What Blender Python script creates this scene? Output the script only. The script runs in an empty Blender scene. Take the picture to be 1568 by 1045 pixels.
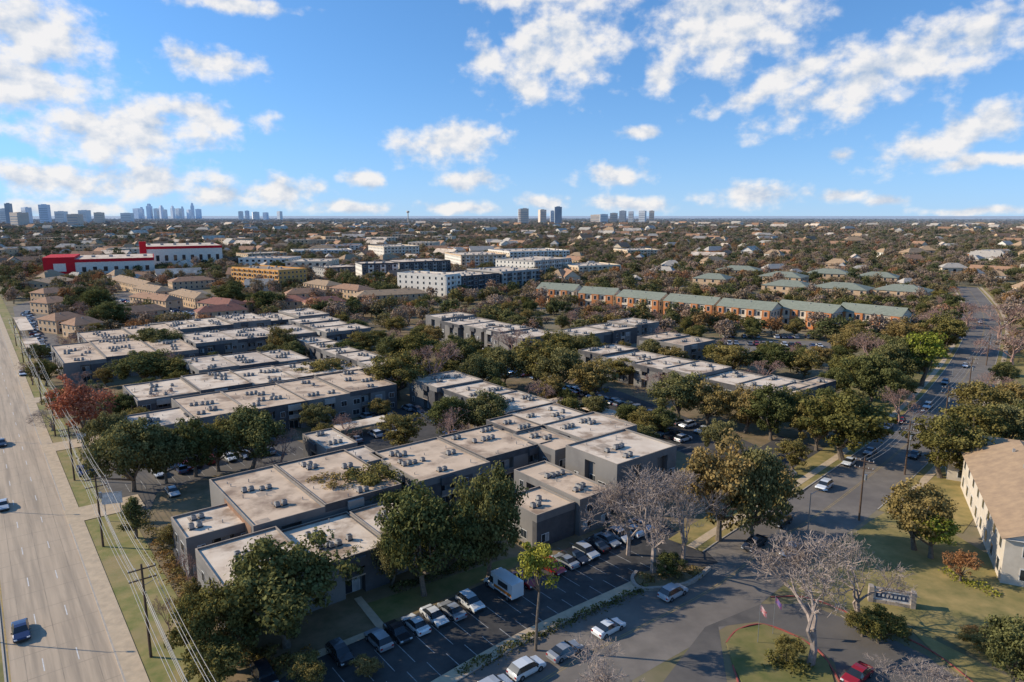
import bpy, math, random
import numpy as np
random.seed(7); rng=np.random.default_rng(7)
S=bpy.context.scene
COL=S.collection
# ---------------------------------------------------------------- layout helpers: image pixels back-projected through the camera onto the ground
H=53.0; F=1045.0; CX=784.0; CY=522.5
P=math.atan((CY-330)/F); s_,c_=math.sin(P),math.cos(P)
def G(px,py,z=0.0):
    u=(px-CX)/F; v=(CY-py)/F
    k=(H-z)/(s_-v*c_)
    return np.array([u*k,(c_+v*s_)*k])
def mpp(py): return H/(s_-((CY-py)/F)*c_)/F
ANG=math.radians(38.5)
D2=np.array([math.cos(ANG),math.sin(ANG)]); D1=np.array([-math.sin(ANG),math.cos(ANG)])
E0=np.array([-44.8,70.4])
def AB(a,b): return E0+a*D2+b*D1
# ---------------------------------------------------------------- materials
def newmat(name):
    m=bpy.data.materials.new(name); m.use_nodes=True
    nt=m.node_tree; b=nt.nodes['Principled BSDF']; return m,nt,b
def mat(name,c1,c2=None,scale=1.0,rough=.85,c3=None,scale3=.15,lo=.35,hi=.65,lo3=.45,hi3=.7,spec=.25,metal=0,coord='pos',stretch=(1,1,1),detail=6,rot=0):
    m,nt,b=newmat(name); N=nt.nodes; L=nt.links
    b.inputs['Roughness'].default_value=rough; b.inputs['Specular IOR Level'].default_value=spec
    b.inputs['Metallic'].default_value=metal
    if c2 is None:
        b.inputs['Base Color'].default_value=(*c1,1); return m
    if coord=='pos':
        g=N.new('ShaderNodeNewGeometry'); src=g.outputs['Position']
    else:
        g=N.new('ShaderNodeTexCoord'); src=g.outputs['Object']
    mp=N.new('ShaderNodeMapping'); mp.inputs['Scale'].default_value=stretch; L.new(src,mp.inputs['Vector'])
    def ns(sc,a,bb,det=detail):
        n=N.new('ShaderNodeTexNoise'); n.inputs['Scale'].default_value=sc; n.inputs['Detail'].default_value=det; n.inputs['Roughness'].default_value=.6
        L.new(mp.outputs[0],n.inputs['Vector'])
        r=N.new('ShaderNodeMapRange'); r.inputs[1].default_value=a; r.inputs[2].default_value=bb; L.new(n.outputs[0],r.inputs[0]); return r.outputs[0]
    x=N.new('ShaderNodeMix'); x.data_type='RGBA'; x.inputs[6].default_value=(*c1,1); x.inputs[7].default_value=(*c2,1)
    L.new(ns(scale,lo,hi),x.inputs[0]); out=x.outputs[2]
    if c3 is not None:
        y=N.new('ShaderNodeMix'); y.data_type='RGBA'; L.new(out,y.inputs[6]); y.inputs[7].default_value=(*c3,1)
        L.new(ns(scale3,lo3,hi3,5),y.inputs[0]); out=y.outputs[2]
    L.new(out,b.inputs['Base Color']); return m
M_ground=mat('ground_earth',(.26,.19,.11),(.14,.135,.06),.12,c3=(.31,.25,.17),scale3=.02)
M_litter=mat('leaf_litter',(.30,.205,.12),(.16,.125,.065),.35,c3=(.19,.155,.08),scale3=.06)
M_grass=mat('grass',(.17,.185,.05),(.33,.26,.10),.45,c3=(.36,.26,.13),scale3=.1)
M_green_lawn=mat('lawn_green',(.13,.14,.04),(.24,.20,.07),.4,c3=(.30,.22,.10),scale3=.12)
M_dry=mat('dry_grass',(.42,.30,.115),(.24,.20,.07),.35,c3=(.17,.16,.055),scale3=.09)
M_asph=mat('asphalt_dark',(.050,.047,.046),(.08,.075,.07),.5,c3=(.12,.105,.095),scale3=.07)
M_asph2=mat('asphalt_worn',(.18,.155,.13),(.24,.205,.17),.35,c3=(.14,.12,.105),scale3=.05)
M_asph3=mat('asphalt_drive',(.10,.09,.082),(.145,.128,.112),.4,c3=(.17,.148,.125),scale3=.06)
M_conc=mat('road_concrete',(.54,.415,.29),(.44,.34,.24),1.0,coord='obj',stretch=(1.2,.05,1),c3=(.31,.245,.18),scale3=.5,lo3=.48,hi3=.75)
M_walk=mat('sidewalk_concrete',(.62,.47,.31),(.48,.37,.25),.8)
M_kerb=mat('kerb',(.50,.43,.35),(.40,.35,.29),1.5)
M_red=mat('red_kerb_paint',(.40,.09,.07),(.33,.10,.08),2)
M_white=mat('white_paint',(.78,.75,.70),(.55,.52,.48),2)
M_stall=mat('worn_stall_paint',(.50,.48,.45),(.22,.21,.20),1.2)
M_yellow=mat('yellow_paint',(.50,.33,.10),(.30,.23,.11),1)
M_roof=mat('flat_roof_membrane',(.76,.565,.39),(.60,.44,.30),.25,c3=(.32,.22,.15),scale3=.16,lo3=.49,hi3=.65)
M_roof2=mat('flat_roof_gravel',(.64,.50,.375),(.47,.365,.275),.3,c3=(.78,.64,.49),scale3=.14,lo3=.48,hi3=.62)
M_roofw=mat('flat_roof_white',(.84,.68,.51),(.67,.52,.38),.28,c3=(.37,.26,.175),scale3=.18,lo3=.50,hi3=.64)
M_cap=mat('parapet_cap',(.50,.385,.28),(.36,.28,.21),1.)
M_wall=mat('stucco_gray',(.215,.198,.182),(.165,.152,.142),.6,c3=(.25,.228,.205),scale3=.15)
M_walld=mat('stucco_charcoal',(.11,.104,.103),(.08,.076,.077),.7)
M_walll=mat('stucco_light',(.44,.40,.35),(.35,.32,.285),.6)
M_endbrick=mat('rust_brick',(.36,.20,.12),(.27,.15,.09),.6,c3=(.20,.13,.09),scale3=.3)
M_obrick=mat('orange_brick',(.60,.235,.09),(.46,.18,.07),.6)
M_tan=mat('tan_stucco',(.64,.44,.27),(.51,.35,.215),.6)
M_cream=mat('cream_siding',(.76,.61,.43),(.63,.50,.36),.6)
M_wsid=mat('white_siding',(.84,.76,.64),(.72,.64,.54),.8)
M_beige=mat('beige_siding',(.66,.57,.46),(.56,.48,.38),.8)
M_frame=mat('window_frame',(.66,.64,.60)); 
M_glass=mat('window_glass',(.03,.035,.04),rough=.12,spec=.6)
M_blind=mat('window_blind',(.45,.44,.42),(.25,.25,.25),.8)
M_green=mat('roof_shingle_green',(.29,.30,.225),(.23,.24,.18),.7)
M_brownr=mat('roof_shingle_brown',(.43,.245,.145),(.32,.18,.11),.7)
M_redr=mat('roof_shingle_red',(.34,.145,.10),(.25,.11,.075),.7)
M_grayr=mat('roof_shingle_gray',(.52,.45,.37),(.39,.34,.28),.7)
M_tanr=mat('roof_shingle_tan',(.47,.315,.185),(.35,.235,.145),.7)
M_ac=mat('ac_metal',(.38,.36,.33),(.27,.26,.25),1.5,rough=.5)
M_acd=mat('ac_grille',(.07,.07,.07))
M_redp=mat('red_panel',(.66,.02,.03),(.55,.02,.03),.3)
M_wood=mat('pole_wood',(.15,.095,.06),(.09,.06,.045),2)
M_metal=mat('galvanised_metal',(.35,.36,.37),rough=.45,metal=.6)
M_wire=mat('wire',(.40,.36,.31),rough=.6)
M_tyre=mat('tyre',(.02,.02,.02),rough=.9)
M_hub=mat('wheel_hub',(.35,.35,.36),rough=.35,metal=.8)
M_cglass=mat('car_glass',(.02,.024,.028),rough=.08,spec=.8)
M_trim=mat('car_trim',(.04,.04,.04),rough=.6)
M_lamp=mat('head_lamp',(.7,.7,.68),rough=.2)
M_tail=mat('tail_lamp',(.35,.02,.02),rough=.3)
M_stone=mat('stone_edging',(.46,.38,.30),(.33,.27,.22),2.)
M_hz1=mat('haze_tinted_tower_blue',(.70,.74,.78),(.63,.67,.72),.02)  # bluish hazy air painted into the tower colour
M_hz2=mat('haze_tinted_tower_pale',(.78,.75,.71),(.69,.67,.64),.02)  # base colour paled to stand for hazy air
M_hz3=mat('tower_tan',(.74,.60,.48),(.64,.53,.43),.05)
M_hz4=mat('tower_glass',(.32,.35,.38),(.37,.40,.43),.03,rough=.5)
M_paint,nt,b=newmat('car_paint'); oi=nt.nodes.new('ShaderNodeObjectInfo'); nt.links.new(oi.outputs['Color'],b.inputs['Base Color'])
b.inputs['Roughness'].default_value=.28; b.inputs['Coat Weight'].default_value=.6; b.inputs['Metallic'].default_value=.15
def paint_haze(nt,src,r0,r1,c,amt):  # aerial perspective painted into a base colour by distance from origin
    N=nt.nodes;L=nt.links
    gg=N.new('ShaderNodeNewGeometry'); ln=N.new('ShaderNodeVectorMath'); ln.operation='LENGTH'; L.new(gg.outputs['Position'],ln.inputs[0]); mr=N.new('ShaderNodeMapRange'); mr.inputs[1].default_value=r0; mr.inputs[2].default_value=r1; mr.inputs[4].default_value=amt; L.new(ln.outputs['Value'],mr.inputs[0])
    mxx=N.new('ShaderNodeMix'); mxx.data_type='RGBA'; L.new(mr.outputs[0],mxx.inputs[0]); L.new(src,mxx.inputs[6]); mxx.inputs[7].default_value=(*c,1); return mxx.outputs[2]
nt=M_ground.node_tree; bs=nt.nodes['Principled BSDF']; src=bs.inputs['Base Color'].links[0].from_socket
nt.links.new(paint_haze(nt,src,1200,9000,(.40,.46,.52),1.0),bs.inputs['Base Color'])  # far ground turns blue-grey: aerial perspective put into its colour
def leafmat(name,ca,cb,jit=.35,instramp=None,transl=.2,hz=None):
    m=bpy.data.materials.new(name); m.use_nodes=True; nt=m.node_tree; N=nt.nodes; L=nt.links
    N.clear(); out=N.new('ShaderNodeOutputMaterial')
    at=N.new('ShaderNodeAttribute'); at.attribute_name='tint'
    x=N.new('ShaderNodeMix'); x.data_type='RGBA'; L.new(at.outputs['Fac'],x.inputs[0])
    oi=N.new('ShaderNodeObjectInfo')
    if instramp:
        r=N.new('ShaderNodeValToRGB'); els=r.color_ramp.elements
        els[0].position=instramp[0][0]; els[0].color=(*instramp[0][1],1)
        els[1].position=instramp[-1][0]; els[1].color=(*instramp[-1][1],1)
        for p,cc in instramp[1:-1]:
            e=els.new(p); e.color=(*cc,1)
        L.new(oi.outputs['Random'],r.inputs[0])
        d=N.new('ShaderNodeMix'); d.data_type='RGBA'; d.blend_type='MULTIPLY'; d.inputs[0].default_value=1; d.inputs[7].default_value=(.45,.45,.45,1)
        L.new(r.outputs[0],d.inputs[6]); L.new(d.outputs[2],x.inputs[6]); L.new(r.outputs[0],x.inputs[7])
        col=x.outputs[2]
        if hz: col=paint_haze(nt,col,*hz)
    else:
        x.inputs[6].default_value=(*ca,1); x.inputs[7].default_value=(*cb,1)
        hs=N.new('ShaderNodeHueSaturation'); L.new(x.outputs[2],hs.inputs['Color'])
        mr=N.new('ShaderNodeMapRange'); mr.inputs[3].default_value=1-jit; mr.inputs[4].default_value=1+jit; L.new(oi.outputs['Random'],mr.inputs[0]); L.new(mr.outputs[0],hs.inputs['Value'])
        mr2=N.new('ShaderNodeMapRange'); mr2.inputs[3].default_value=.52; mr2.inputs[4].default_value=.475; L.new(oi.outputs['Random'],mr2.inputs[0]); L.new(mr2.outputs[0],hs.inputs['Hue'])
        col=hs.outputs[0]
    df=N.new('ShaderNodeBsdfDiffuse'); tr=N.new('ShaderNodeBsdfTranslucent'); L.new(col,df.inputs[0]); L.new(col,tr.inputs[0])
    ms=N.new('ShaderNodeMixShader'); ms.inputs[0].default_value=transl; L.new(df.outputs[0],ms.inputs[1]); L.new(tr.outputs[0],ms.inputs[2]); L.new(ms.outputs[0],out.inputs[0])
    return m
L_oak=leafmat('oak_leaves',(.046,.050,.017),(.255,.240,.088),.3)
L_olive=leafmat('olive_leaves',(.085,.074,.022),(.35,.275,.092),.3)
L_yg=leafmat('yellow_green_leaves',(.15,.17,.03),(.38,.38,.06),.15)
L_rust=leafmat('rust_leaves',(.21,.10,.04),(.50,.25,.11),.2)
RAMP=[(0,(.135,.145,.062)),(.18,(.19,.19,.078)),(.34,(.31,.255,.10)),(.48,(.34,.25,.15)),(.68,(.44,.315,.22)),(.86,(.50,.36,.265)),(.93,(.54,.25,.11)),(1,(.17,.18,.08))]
L_far=leafmat('distant_leaves_haze_tint',None,None,instramp=RAMP,hz=(500,2400,(.38,.41,.44),.22))  # slight hazy greying painted into the leaf colour with distance
L_far2=leafmat('horizon_leaves_haze_tint',None,None,instramp=RAMP,hz=(1500,9000,(.48,.55,.62),.85))  # strong blue-grey aerial perspective painted into the far leaf colour
nt=L_far2.node_tree
M_bark=mat('bark',(.21,.165,.125),(.12,.095,.07),3)
M_barkp=mat('bark_pale',(.42,.33,.27),(.27,.21,.175),2)
# ---------------------------------------------------------------- mesh builder
class MB:
    def __init__(s): s.v=[];s.f=[];s.m=[]
    def quad(s,pts,m=0):
        n=len(s.v); s.v+= [tuple(map(float,p)) for p in pts]; s.f.append(tuple(range(n,n+len(pts)))); s.m.append(m)
    def box(s,x0,x1,y0,y1,z0,z1,m=0,mt=None):
        if x0>x1:x0,x1=x1,x0
        if y0>y1:y0,y1=y1,y0
        n=len(s.v)
        s.v+=[(x0,y0,z0),(x1,y0,z0),(x1,y1,z0),(x0,y1,z0),(x0,y0,z1),(x1,y0,z1),(x1,y1,z1),(x0,y1,z1)]
        for i,q in enumerate([(3,2,1,0),(4,5,6,7),(0,1,5,4),(1,2,6,5),(2,3,7,6),(3,0,4,7)]):
            s.f.append(tuple(n+k for k in q)); s.m.append(mt if (mt is not None and i==1) else m)
    def cyl(s,x,y,z0,z1,r0,r1,m=0,k=10,axis='z'):
        n=len(s.v)
        for z,r in((z0,r0),(z1,r1)):
            for i in range(k):
                a=2*math.pi*i/k
                if axis=='z': s.v.append((x+r*math.cos(a),y+r*math.sin(a),z))
                else: s.v.append((x+r*math.cos(a),z,y+r*math.sin(a)))
        for i in range(k):
            j=(i+1)%k; s.f.append((n+i,n+j,n+k+j,n+k+i)); s.m.append(m)
        s.f.append(tuple(n+k+i for i in range(k))); s.m.append(m)
        s.f.append(tuple(n+i for i in reversed(range(k)))); s.m.append(m)
    def tube(s,pts,rad,m=0,k=5):
        pts=[np.array(p,float) for p in pts]; n=len(s.v)
        for i,p in enumerate(pts):
            d=pts[min(i+1,len(pts)-1)]-pts[max(i-1,0)]; d/= (np.linalg.norm(d)+1e-9)
            a=np.cross(d,(0.31,.95,.1)); a/=np.linalg.norm(a)+1e-9; bb=np.cross(d,a)
            for j in range(k):
                t=2*math.pi*j/k; s.v.append(tuple(p+rad[i]*(math.cos(t)*a+math.sin(t)*bb)))
        for i in range(len(pts)-1):
            for j in range(k):
                j2=(j+1)%k; s.f.append((n+i*k+j,n+i*k+j2,n+(i+1)*k+j2,n+(i+1)*k+j)); s.m.append(m)
    def mesh(s,name,mats,smooth=False):
        me=bpy.data.meshes.new(name); me.from_pydata(s.v,[],s.f)
        for m in mats: me.materials.append(m)
        me.polygons.foreach_set('material_index',s.m)
        if smooth: me.polygons.foreach_set('use_smooth',[True]*len(s.f))
        me.update(); return me
    def obj(s,name,mats,loc=(0,0,0),rot=0,smooth=False):
        return place(name,s.mesh(name,mats,smooth),loc,rot)
def place(name,me,loc=(0,0,0),rot=0,scale=1,coll=None):
    o=bpy.data.objects.new(name,me); (coll or COL).objects.link(o)
    o.location=(float(loc[0]),float(loc[1]),float(loc[2]) if len(loc)>2 else 0); o.rotation_euler[2]=rot
    o.scale=(scale,)*3 if not hasattr(scale,'__len__') else scale
    return o
def poly(name,pp,m,z,px=True,kerb=0):
    pts=[G(*p) if px else np.array(p,float) for p in pp]
    A=sum(pts[i][0]*pts[(i+1)%len(pts)][1]-pts[(i+1)%len(pts)][0]*pts[i][1] for i in range(len(pts)))
    if A<0: pts=pts[::-1]
    b=MB(); b.quad([(p[0],p[1],z) for p in pts],0)
    if kerb:
        for i in range(len(pts)):
            p,q=pts[i],pts[(i+1)%len(pts)]; b.quad([(p[0],p[1],0),(q[0],q[1],0),(q[0],q[1],z),(p[0],p[1],z)],0)
    return b.obj(name,[m]),pts
def smoothpts(pts,n=6):
    pts=[np.array(p,float) for p in pts]; out=[]
    for i in range(len(pts)-1):
        p0=pts[max(i-1,0)];p1=pts[i];p2=pts[i+1];p3=pts[min(i+2,len(pts)-1)]
        for k in range(n):
            t=k/n; out.append(.5*((2*p1)+(-p0+p2)*t+(2*p0-5*p1+4*p2-p3)*t*t+(-p0+3*p1-3*p2+p3)*t**3))
    out.append(pts[-1]); return out
def normals(pts):
    ns=[]
    for i in range(len(pts)):
        d=pts[min(i+1,len(pts)-1)]-pts[max(i-1,0)]; d=d/np.linalg.norm(d); ns.append(np.array([d[1],-d[0]]))
    return ns
def strip(b,pts,o0,o1,z,m=0,skirt=False):
    ns=normals(pts)
    for i in range(len(pts)-1):
        a0=pts[i]+ns[i]*o0;a1=pts[i]+ns[i]*o1;b0=pts[i+1]+ns[i+1]*o0;b1=pts[i+1]+ns[i+1]*o1
        b.quad([(*a0,z),(*a1,z),(*b1,z),(*b0,z)],m)
        if skirt:
            b.quad([(*a0,0),(*a0,z),(*b0,z),(*b0,0)],m); b.quad([(*a1,z),(*a1,0),(*b1,0),(*b1,z)],m)
FOOT=[]; POLYS=[]; ROADS=[]
# ---------------------------------------------------------------- ground
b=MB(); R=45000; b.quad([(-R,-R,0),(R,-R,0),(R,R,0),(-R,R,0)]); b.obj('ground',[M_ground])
poly('leaf_litter_ground',[AB(9,-30),AB(9,330),AB(170,330),AB(170,-30)],M_litter,.004,px=False)
b=MB(); b.box(-10.6,0,-140,900,-.3,.008,0)
b.quad([(-26,-140,.008),(-15.6,-140,.008),(-15.6,900,.008),(-26,900,.008)])
b.obj('avenue_road',[M_conc],(*E0,0),ANG)
b=MB()
for a in(-3.5,-7.0,-19.2,-22.6):
    y=-100
    while y<500: b.quad([(a-.06,y,.012),(a+.06,y,.012),(a+.06,y+3.0,.012),(a-.06,y+3.0,.012)]); y+=12
b.quad([(-10.35,-140,.012),(-10.2,-140,.012),(-10.2,900,.012),(-10.35,900,.012)],1)
b.quad([(-16.0,-140,.012),(-15.85,-140,.012),(-15.85,900,.012),(-16.0,900,.012)],1)
b.obj('avenue_lane_markings',[M_white,M_yellow],(*E0,0),ANG)
b=MB()
y=-60
while y<260:
    b.quad([(-10.1,y,.0105),(-.05,y,.0105),(-.05,y+.09,.0105),(-10.1,y+.09,.0105)]); y+=5.6
for a in(-1.75,-5.3,-8.7): b.quad([(a-.04,-60,.0112),(a+.04,-60,.0112),(a+.04,260,.0112),(a-.04,260,.0112)])
b.obj('slab_joints',[mat('joint_sealant',(.27,.215,.16),(.43,.335,.24),.3)],(*E0,0),ANG)
b=MB(); b.box(.0,.2,-140,900,-.1,.13,1); b.box(.2,2.3,-140,900,-.1,.128,0); b.box(-15.6,-15.4,-140,900,-.1,.13,1); b.box(-10.8,-10.6,-140,900,-.1,.13,1)
b.obj('avenue_sidewalk',[M_walk,M_kerb],(*E0,0),ANG)
b=MB(); b.box(-15.4,-10.8,-140,900,-.1,.10,0); b.obj('avenue_median_grass',[M_dry],(*E0,0),ANG)
b=MB(); b.quad([(2.3,-140,.05),(9.2,-140,.05),(9.2,60,.05),(2.3,60,.05)]); b.quad([(2.3,60,.05),(6.5,60,.05),(6.5,900,.05),(2.3,900,.05)]); b.obj('verge_grass',[M_grass],(*E0,0),ANG)
ROADS.append(([AB(-12,-140),AB(-12,900)],20))
b=MB()
for bb in(52,98,150,205): b.quad([(0.0,bb,.136),(12,bb,.136),(12,bb+7,.136),(0,bb+7,.136)])
b.obj('driveway_apron',[M_walk],(*E0,0),ANG)
RC=smoothpts([G(640,1170),G(868,1020),G(1085,905),G(1180,835),G(1285,765),G(1398,672),G(1455,610),G(1492,550),G(1507,500),G(1500,468),G(1480,440)])
b=MB(); strip(b,RC,-6.6,6.6,.008); b.obj('street_road',[M_asph2])
ROADS.append((RC,10))
b=MB(); strip(b,RC,-.2,-.12,.012,0); strip(b,RC,.12,.2,.012,0); b.obj('street_lane_markings',[M_yellow,M_white])
b=MB()
strip(b,RC[15:],-6.8,-6.6,.13,1,True); strip(b,RC[15:],-9.6,-8.1,.10,0,True)
strip(b,RC[24:],6.6,6.8,.13,1,True); strip(b,RC[24:],8.1,9.6,.10,0,True)
strip(b,RC[:12],-6.8,-6.6,.13,1,True); strip(b,RC[:12],-8.6,-6.8,.12,0,True)
b.obj('street_sidewalk',[M_walk,M_kerb])
b=MB(); strip(b,RC[15:],-8.1,-6.8,.07); strip(b,RC[15:],-13,-9.6,.06); strip(b,RC[24:],6.8,8.1,.07); strip(b,RC[24:],9.6,20,.06); b.obj('street_verge_grass',[M_dry])
zl=[.0138]
def lot(pp,m=M_asph,name='parking_lot',z=None):
    if z is None: z=zl[0]; zl[0]+=.0007
    o,p=poly(name,pp,m,z); POLYS.append(p)
lot([(330,1120),(480,1000),(575,968),(760,885),(850,850),(945,800),(1010,798),(1075,838),(1100,862),(1000,889),(870,950),(780,990),(650,1050),(560,1110)])
lot([(225,800),(110,700),(140,690),(420,660),(490,690),(470,705),(330,728),(240,755)],M_asph3)
lot([(490,700),(560,660),(600,630),(650,612),(730,672),(600,690)],M_asph)
lot([(840,605),(930,592),(1130,670),(1175,690),(1130,740),(1060,700)],M_asph)
lot([(1155,690),(1195,668),(1300,700),(1262,726),(1225,760)],M_asph)
lot([(1060,536),(1080,520),(1290,523),(1310,540),(1200,545)],M_asph2)
lot([(20,470),(30,520),(75,562),(100,560),(78,480),(62,455)],M_asph2)
lot([(150,470),(330,500),(420,495),(300,440),(200,440)],M_asph2)
lot([(620,500),(680,525),(780,545),(900,580),(860,560),(690,500)],M_asph2)
lot([(1165,925),(1235,925),(1330,962),(1420,1005),(1520,1085),(1295,1085),(1278,1015),(1230,975),(1160,952),(1100,960),(1120,1090),(980,1090),(1080,960)],M_asph3,'entrance_drive',.0095)
poly('lawn_grass',[(1190,905),(1255,860),(1330,800),(1380,770),(1480,830),(1700,960),(1720,1040),(1560,1040),(1440,975),(1390,955),(1330,945),(1240,910)],M_dry,.05)
poly('lawn_grass',[(1390,960),(1560,1045),(1640,1130),(1530,1085),(1440,1010)],M_dry,.055)
poly('lawn_grass',[(1260,545),(1420,575),(1395,625),(1330,660),(1240,640),(1290,600)],M_green_lawn,.03)
isl=[(1112,985),(1130,965),(1170,957),(1228,980),(1268,1015),(1290,1090),(1160,1090),(1122,1020)]
poly('entrance_island_grass',isl,M_green_lawn,.14,kerb=1)
b=MB(); pts=smoothpts([G(*p) for p in isl],4); strip(b,pts,-.08,.08,.15,0,True)
pts=smoothpts([G(1180,915),G(1240,917),G(1335,955),G(1430,1000),G(1530,1080)],5); strip(b,pts,-.08,.08,.14,0,True); b.obj('red_kerb',[M_red])
poly('planted_island',[(975,880),(1040,868),(1080,870),(1050,895),(985,902),(970,890)],M_litter,.25,kerb=1)
b=MB(); pts=smoothpts([G(975,878),G(968,890),G(985,904),G(1050,897),G(1086,872)],4); strip(b,pts,-.25,.25,.5,0,True); b.obj('stone_planter_wall',[M_stone])
poly('footpath',[(542,918),(553,914),(590,958),(577,963)],M_walk,.10)
poly('footpath',[(470,1004),(576,962),(590,957),(596,962),(480,1012)],M_walk,.11)
poly('front_lawn',[(560,925),(760,860),(800,850),(790,868),(590,955)],M_green_lawn,.03)
b=MB()
def stall_lines(p,n,dirv,lenv,w=2.75):
    for i in range(n+1):
        q=p+dirv*w*i; e=q+lenv; t=dirv*.05
        b.quad([(*(q-t),.026),(*(q+t),.026),(*(e+t),.026),(*(e-t),.026)])
p0=G(618,976)-D2*2.75*5.5; stall_lines(p0,20,D2,-D1*5.2)
stall_lines(G(878,862)-D2*1.4,10,D2,D1*5.2)
stall_lines(G(760,965)-D2*16,16,D2,-D1*4.8)
stall_lines(G(1190,680),6,D2*1.0,-D1*5)
stall_lines(G(1100,712),14,D1,D2*5)
stall_lines(G(330,712)-D2*20,14,D2,-D1*5)
b.obj('stall_markings',[M_stall])
# ---------------------------------------------------------------- apartments
def apartment(N,Lp,Rp,h=6.5,roof=0,name='apartment_building',wall=0,accn=1.5,endbrick=False):
    n=G(*N,h); l=G(*Lp,h); r=G(*Rp,h)
    LA=float(np.dot(r-n,D2)); LB=float(np.dot(l-n,D1)); LA=max(LA,7); LB=max(LB,7)
    FOOT.append((n,D2,D1,LA,LB))
    b=MB(); W,WD,RF,CP,FR,GL,BL,AC,AD,WL,BR=range(11)
    rmat=[M_roof,M_roof2,M_roofw][roof]
    long_x=LA>=LB; Lg=max(LA,LB); ns=max(1,round(Lg/13.5))
    cuts=[Lg*i/ns+ (random.uniform(-1.5,1.5) if 0<i<ns else 0) for i in range(ns+1)]
    for k in range(ns):
        jog0=random.choice([0,0,.9,1.4]) if ns>1 else 0; jog1=random.choice([0,.8]) if ns>1 else 0
        dz=random.choice([0,0,.35,-.3,.6]) if ns>1 else 0
        if long_x: x0,x1,y0,y1=cuts[k],cuts[k+1],jog0,LB-jog1
        else: x0,x1,y0,y1=jog0,LA-jog1,cuts[k],cuts[k+1]
        hh=h+dz; ins=1.1
        e=.003*k
        b.box(x0+ins,x1-ins,y0+ins,y1-ins,0,hh-.95,W)
        b.box(x0,x1,y0,y1,hh-1.0,hh-.1,WD if (k%2) else W)
        b.quad([(x0+.2,y0+.2,hh-.02),(x1-.2,y0+.2,hh-.02),(x1-.2,y1-.2,hh-.02),(x0+.2,y1-.2,hh-.02)],RF)
        ph=hh+.32
        for (a0,a1,c0,c1) in((x0,x1,y0,y0+.2),(x0,x1,y1-.2,y1),(x0,x0+.2,y0+.2,y1-.2),(x1-.2,x1,y0+.2,y1-.2)):
            b.box(a0,a1,c0,c1,hh-.099,ph+e,WD if (k%2) else W,CP)
        for q in range(random.choice([0,1,2])):
            if x1-x0<6 or y1-y0<6: break
            px0=random.uniform(x0+.6,x1-4); py0=random.uniform(y0+.6,y1-3); ww=random.uniform(1.5,3.4); dd=random.uniform(1,2.3); zq=hh-.012-.001*q
            b.quad([(px0,py0,zq),(px0+ww,py0,zq),(px0+ww,py0+dd,zq),(px0,py0+dd,zq)],CP)
        for side in range(4):
            if long_x and side==1 and k>0: continue
            if long_x and side==3 and k<ns-1: continue
            if (not long_x) and side==0 and k>0: continue
            if (not long_x) and side==2 and k<ns-1: continue
            U=(x1-x0) if side in(0,2) else (y1-y0)
            def fb(u0,u1,w0,w1,z0,z1,m,mt=None):
                if side==0: b.box(x0+u0,x0+u1,y0-w1,y0-w0,z0,z1,m,mt)
                elif side==2: b.box(x0+u0,x0+u1,y1+w0,y1+w1,z0,z1,m,mt)
                elif side==1: b.box(x0-w1,x0-w0,y0+u0,y0+u1,z0,z1,m,mt)
                else: b.box(x1+w0,x1+w1,y0+u0,y0+u1,z0,z1,m,mt)
            if side==1 and endbrick:
                fb(ins,U-ins,-ins,0,0,hh-1.0,W); fb(ins,U*.62,.0,.06,3.2,hh-.2,BR); continue
            u=ins if side in(1,3) else 0.0; end=U-(ins if side in(1,3) else 0.0)
            solid=True
            while u<end-.6:
                w=random.uniform(3.2,4.6) if solid else random.uniform(2.4,3.2)
                if end-(u+w)<2.0: w=end-u
                if end-u-w<1e-3: solid=True if w<7 else solid
                if solid:
                    pm=WD if random.random()<.3 else W
                    fb(u,u+w,-ins,0,0,hh-1.0,pm)
                    if w>2.2 and random.random()<.8:
                        for zf in(.9,3.75):
                            if zf+1.3>hh-1: continue
                            ww=random.choice([1.0,1.5,1.8]); cu=u+w*random.uniform(.4,.6)
                            fb(cu-ww/2-.07,cu+ww/2+.07,0,.05,zf-.07,zf+1.37,FR)
                            fb(cu-ww/2,cu-.03,.0,.07,zf,zf+1.3,GL if random.random()<.75 else BL)
                            fb(cu+.03,cu+ww/2,.0,.07,zf,zf+1.3,GL if random.random()<.75 else BL)
                else:
                    fb(u,u+w,-ins,.25,2.85,3.05,CP)
                    fb(u,u+w,.17,.25,3.05,4.0,random.choice([WL,W,WD,WD]))
                    for zf in(.05,3.06):
                        fb(u+.35,u+w-.35,-ins,-ins+.06,zf,zf+2.15,FR)
                        fb(u+.45,u+w/2-.04,-ins,-ins+.09,zf+.05,zf+2.05,GL)
                        fb(u+w/2+.04,u+w-.45,-ins,-ins+.09,zf+.05,zf+2.05,random.choice([GL,BL]))
                    if random.random()<.5: fb(u-.1,u+w+.1,0,.5,hh-1.5,hh-.101,WL if random.random()<.3 else WD)
                u+=w; solid=not solid
        ar=(x1-x0)*(y1-y0); nc=int(ar/75*accn*random.uniform(.5,1.3))+1
        for q in range(nc):
            if x1-x0<5 or y1-y0<5: break
            cx=random.uniform(x0+1.6,x1-3.4); cy=random.uniform(y0+1.6,y1-2.4)
            for j in range(random.choice([1,2,2,3])):
                sx=cx+j*1.15; sz=random.uniform(.5,.75); zz=hh+.15
                if sx+.4>x1-.5: break
                b.box(sx-.42,sx+.42,cy-.45,cy-.35,hh-.03,zz,AD); b.box(sx-.42,sx+.42,cy+.35,cy+.45,hh-.03,zz,AD)
                b.box(sx-.36,sx+.36,cy-.36,cy+.36,zz,zz+sz,AC); b.cyl(sx,cy,zz+sz,zz+sz+.05,.28,.28,AD,8)
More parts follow.
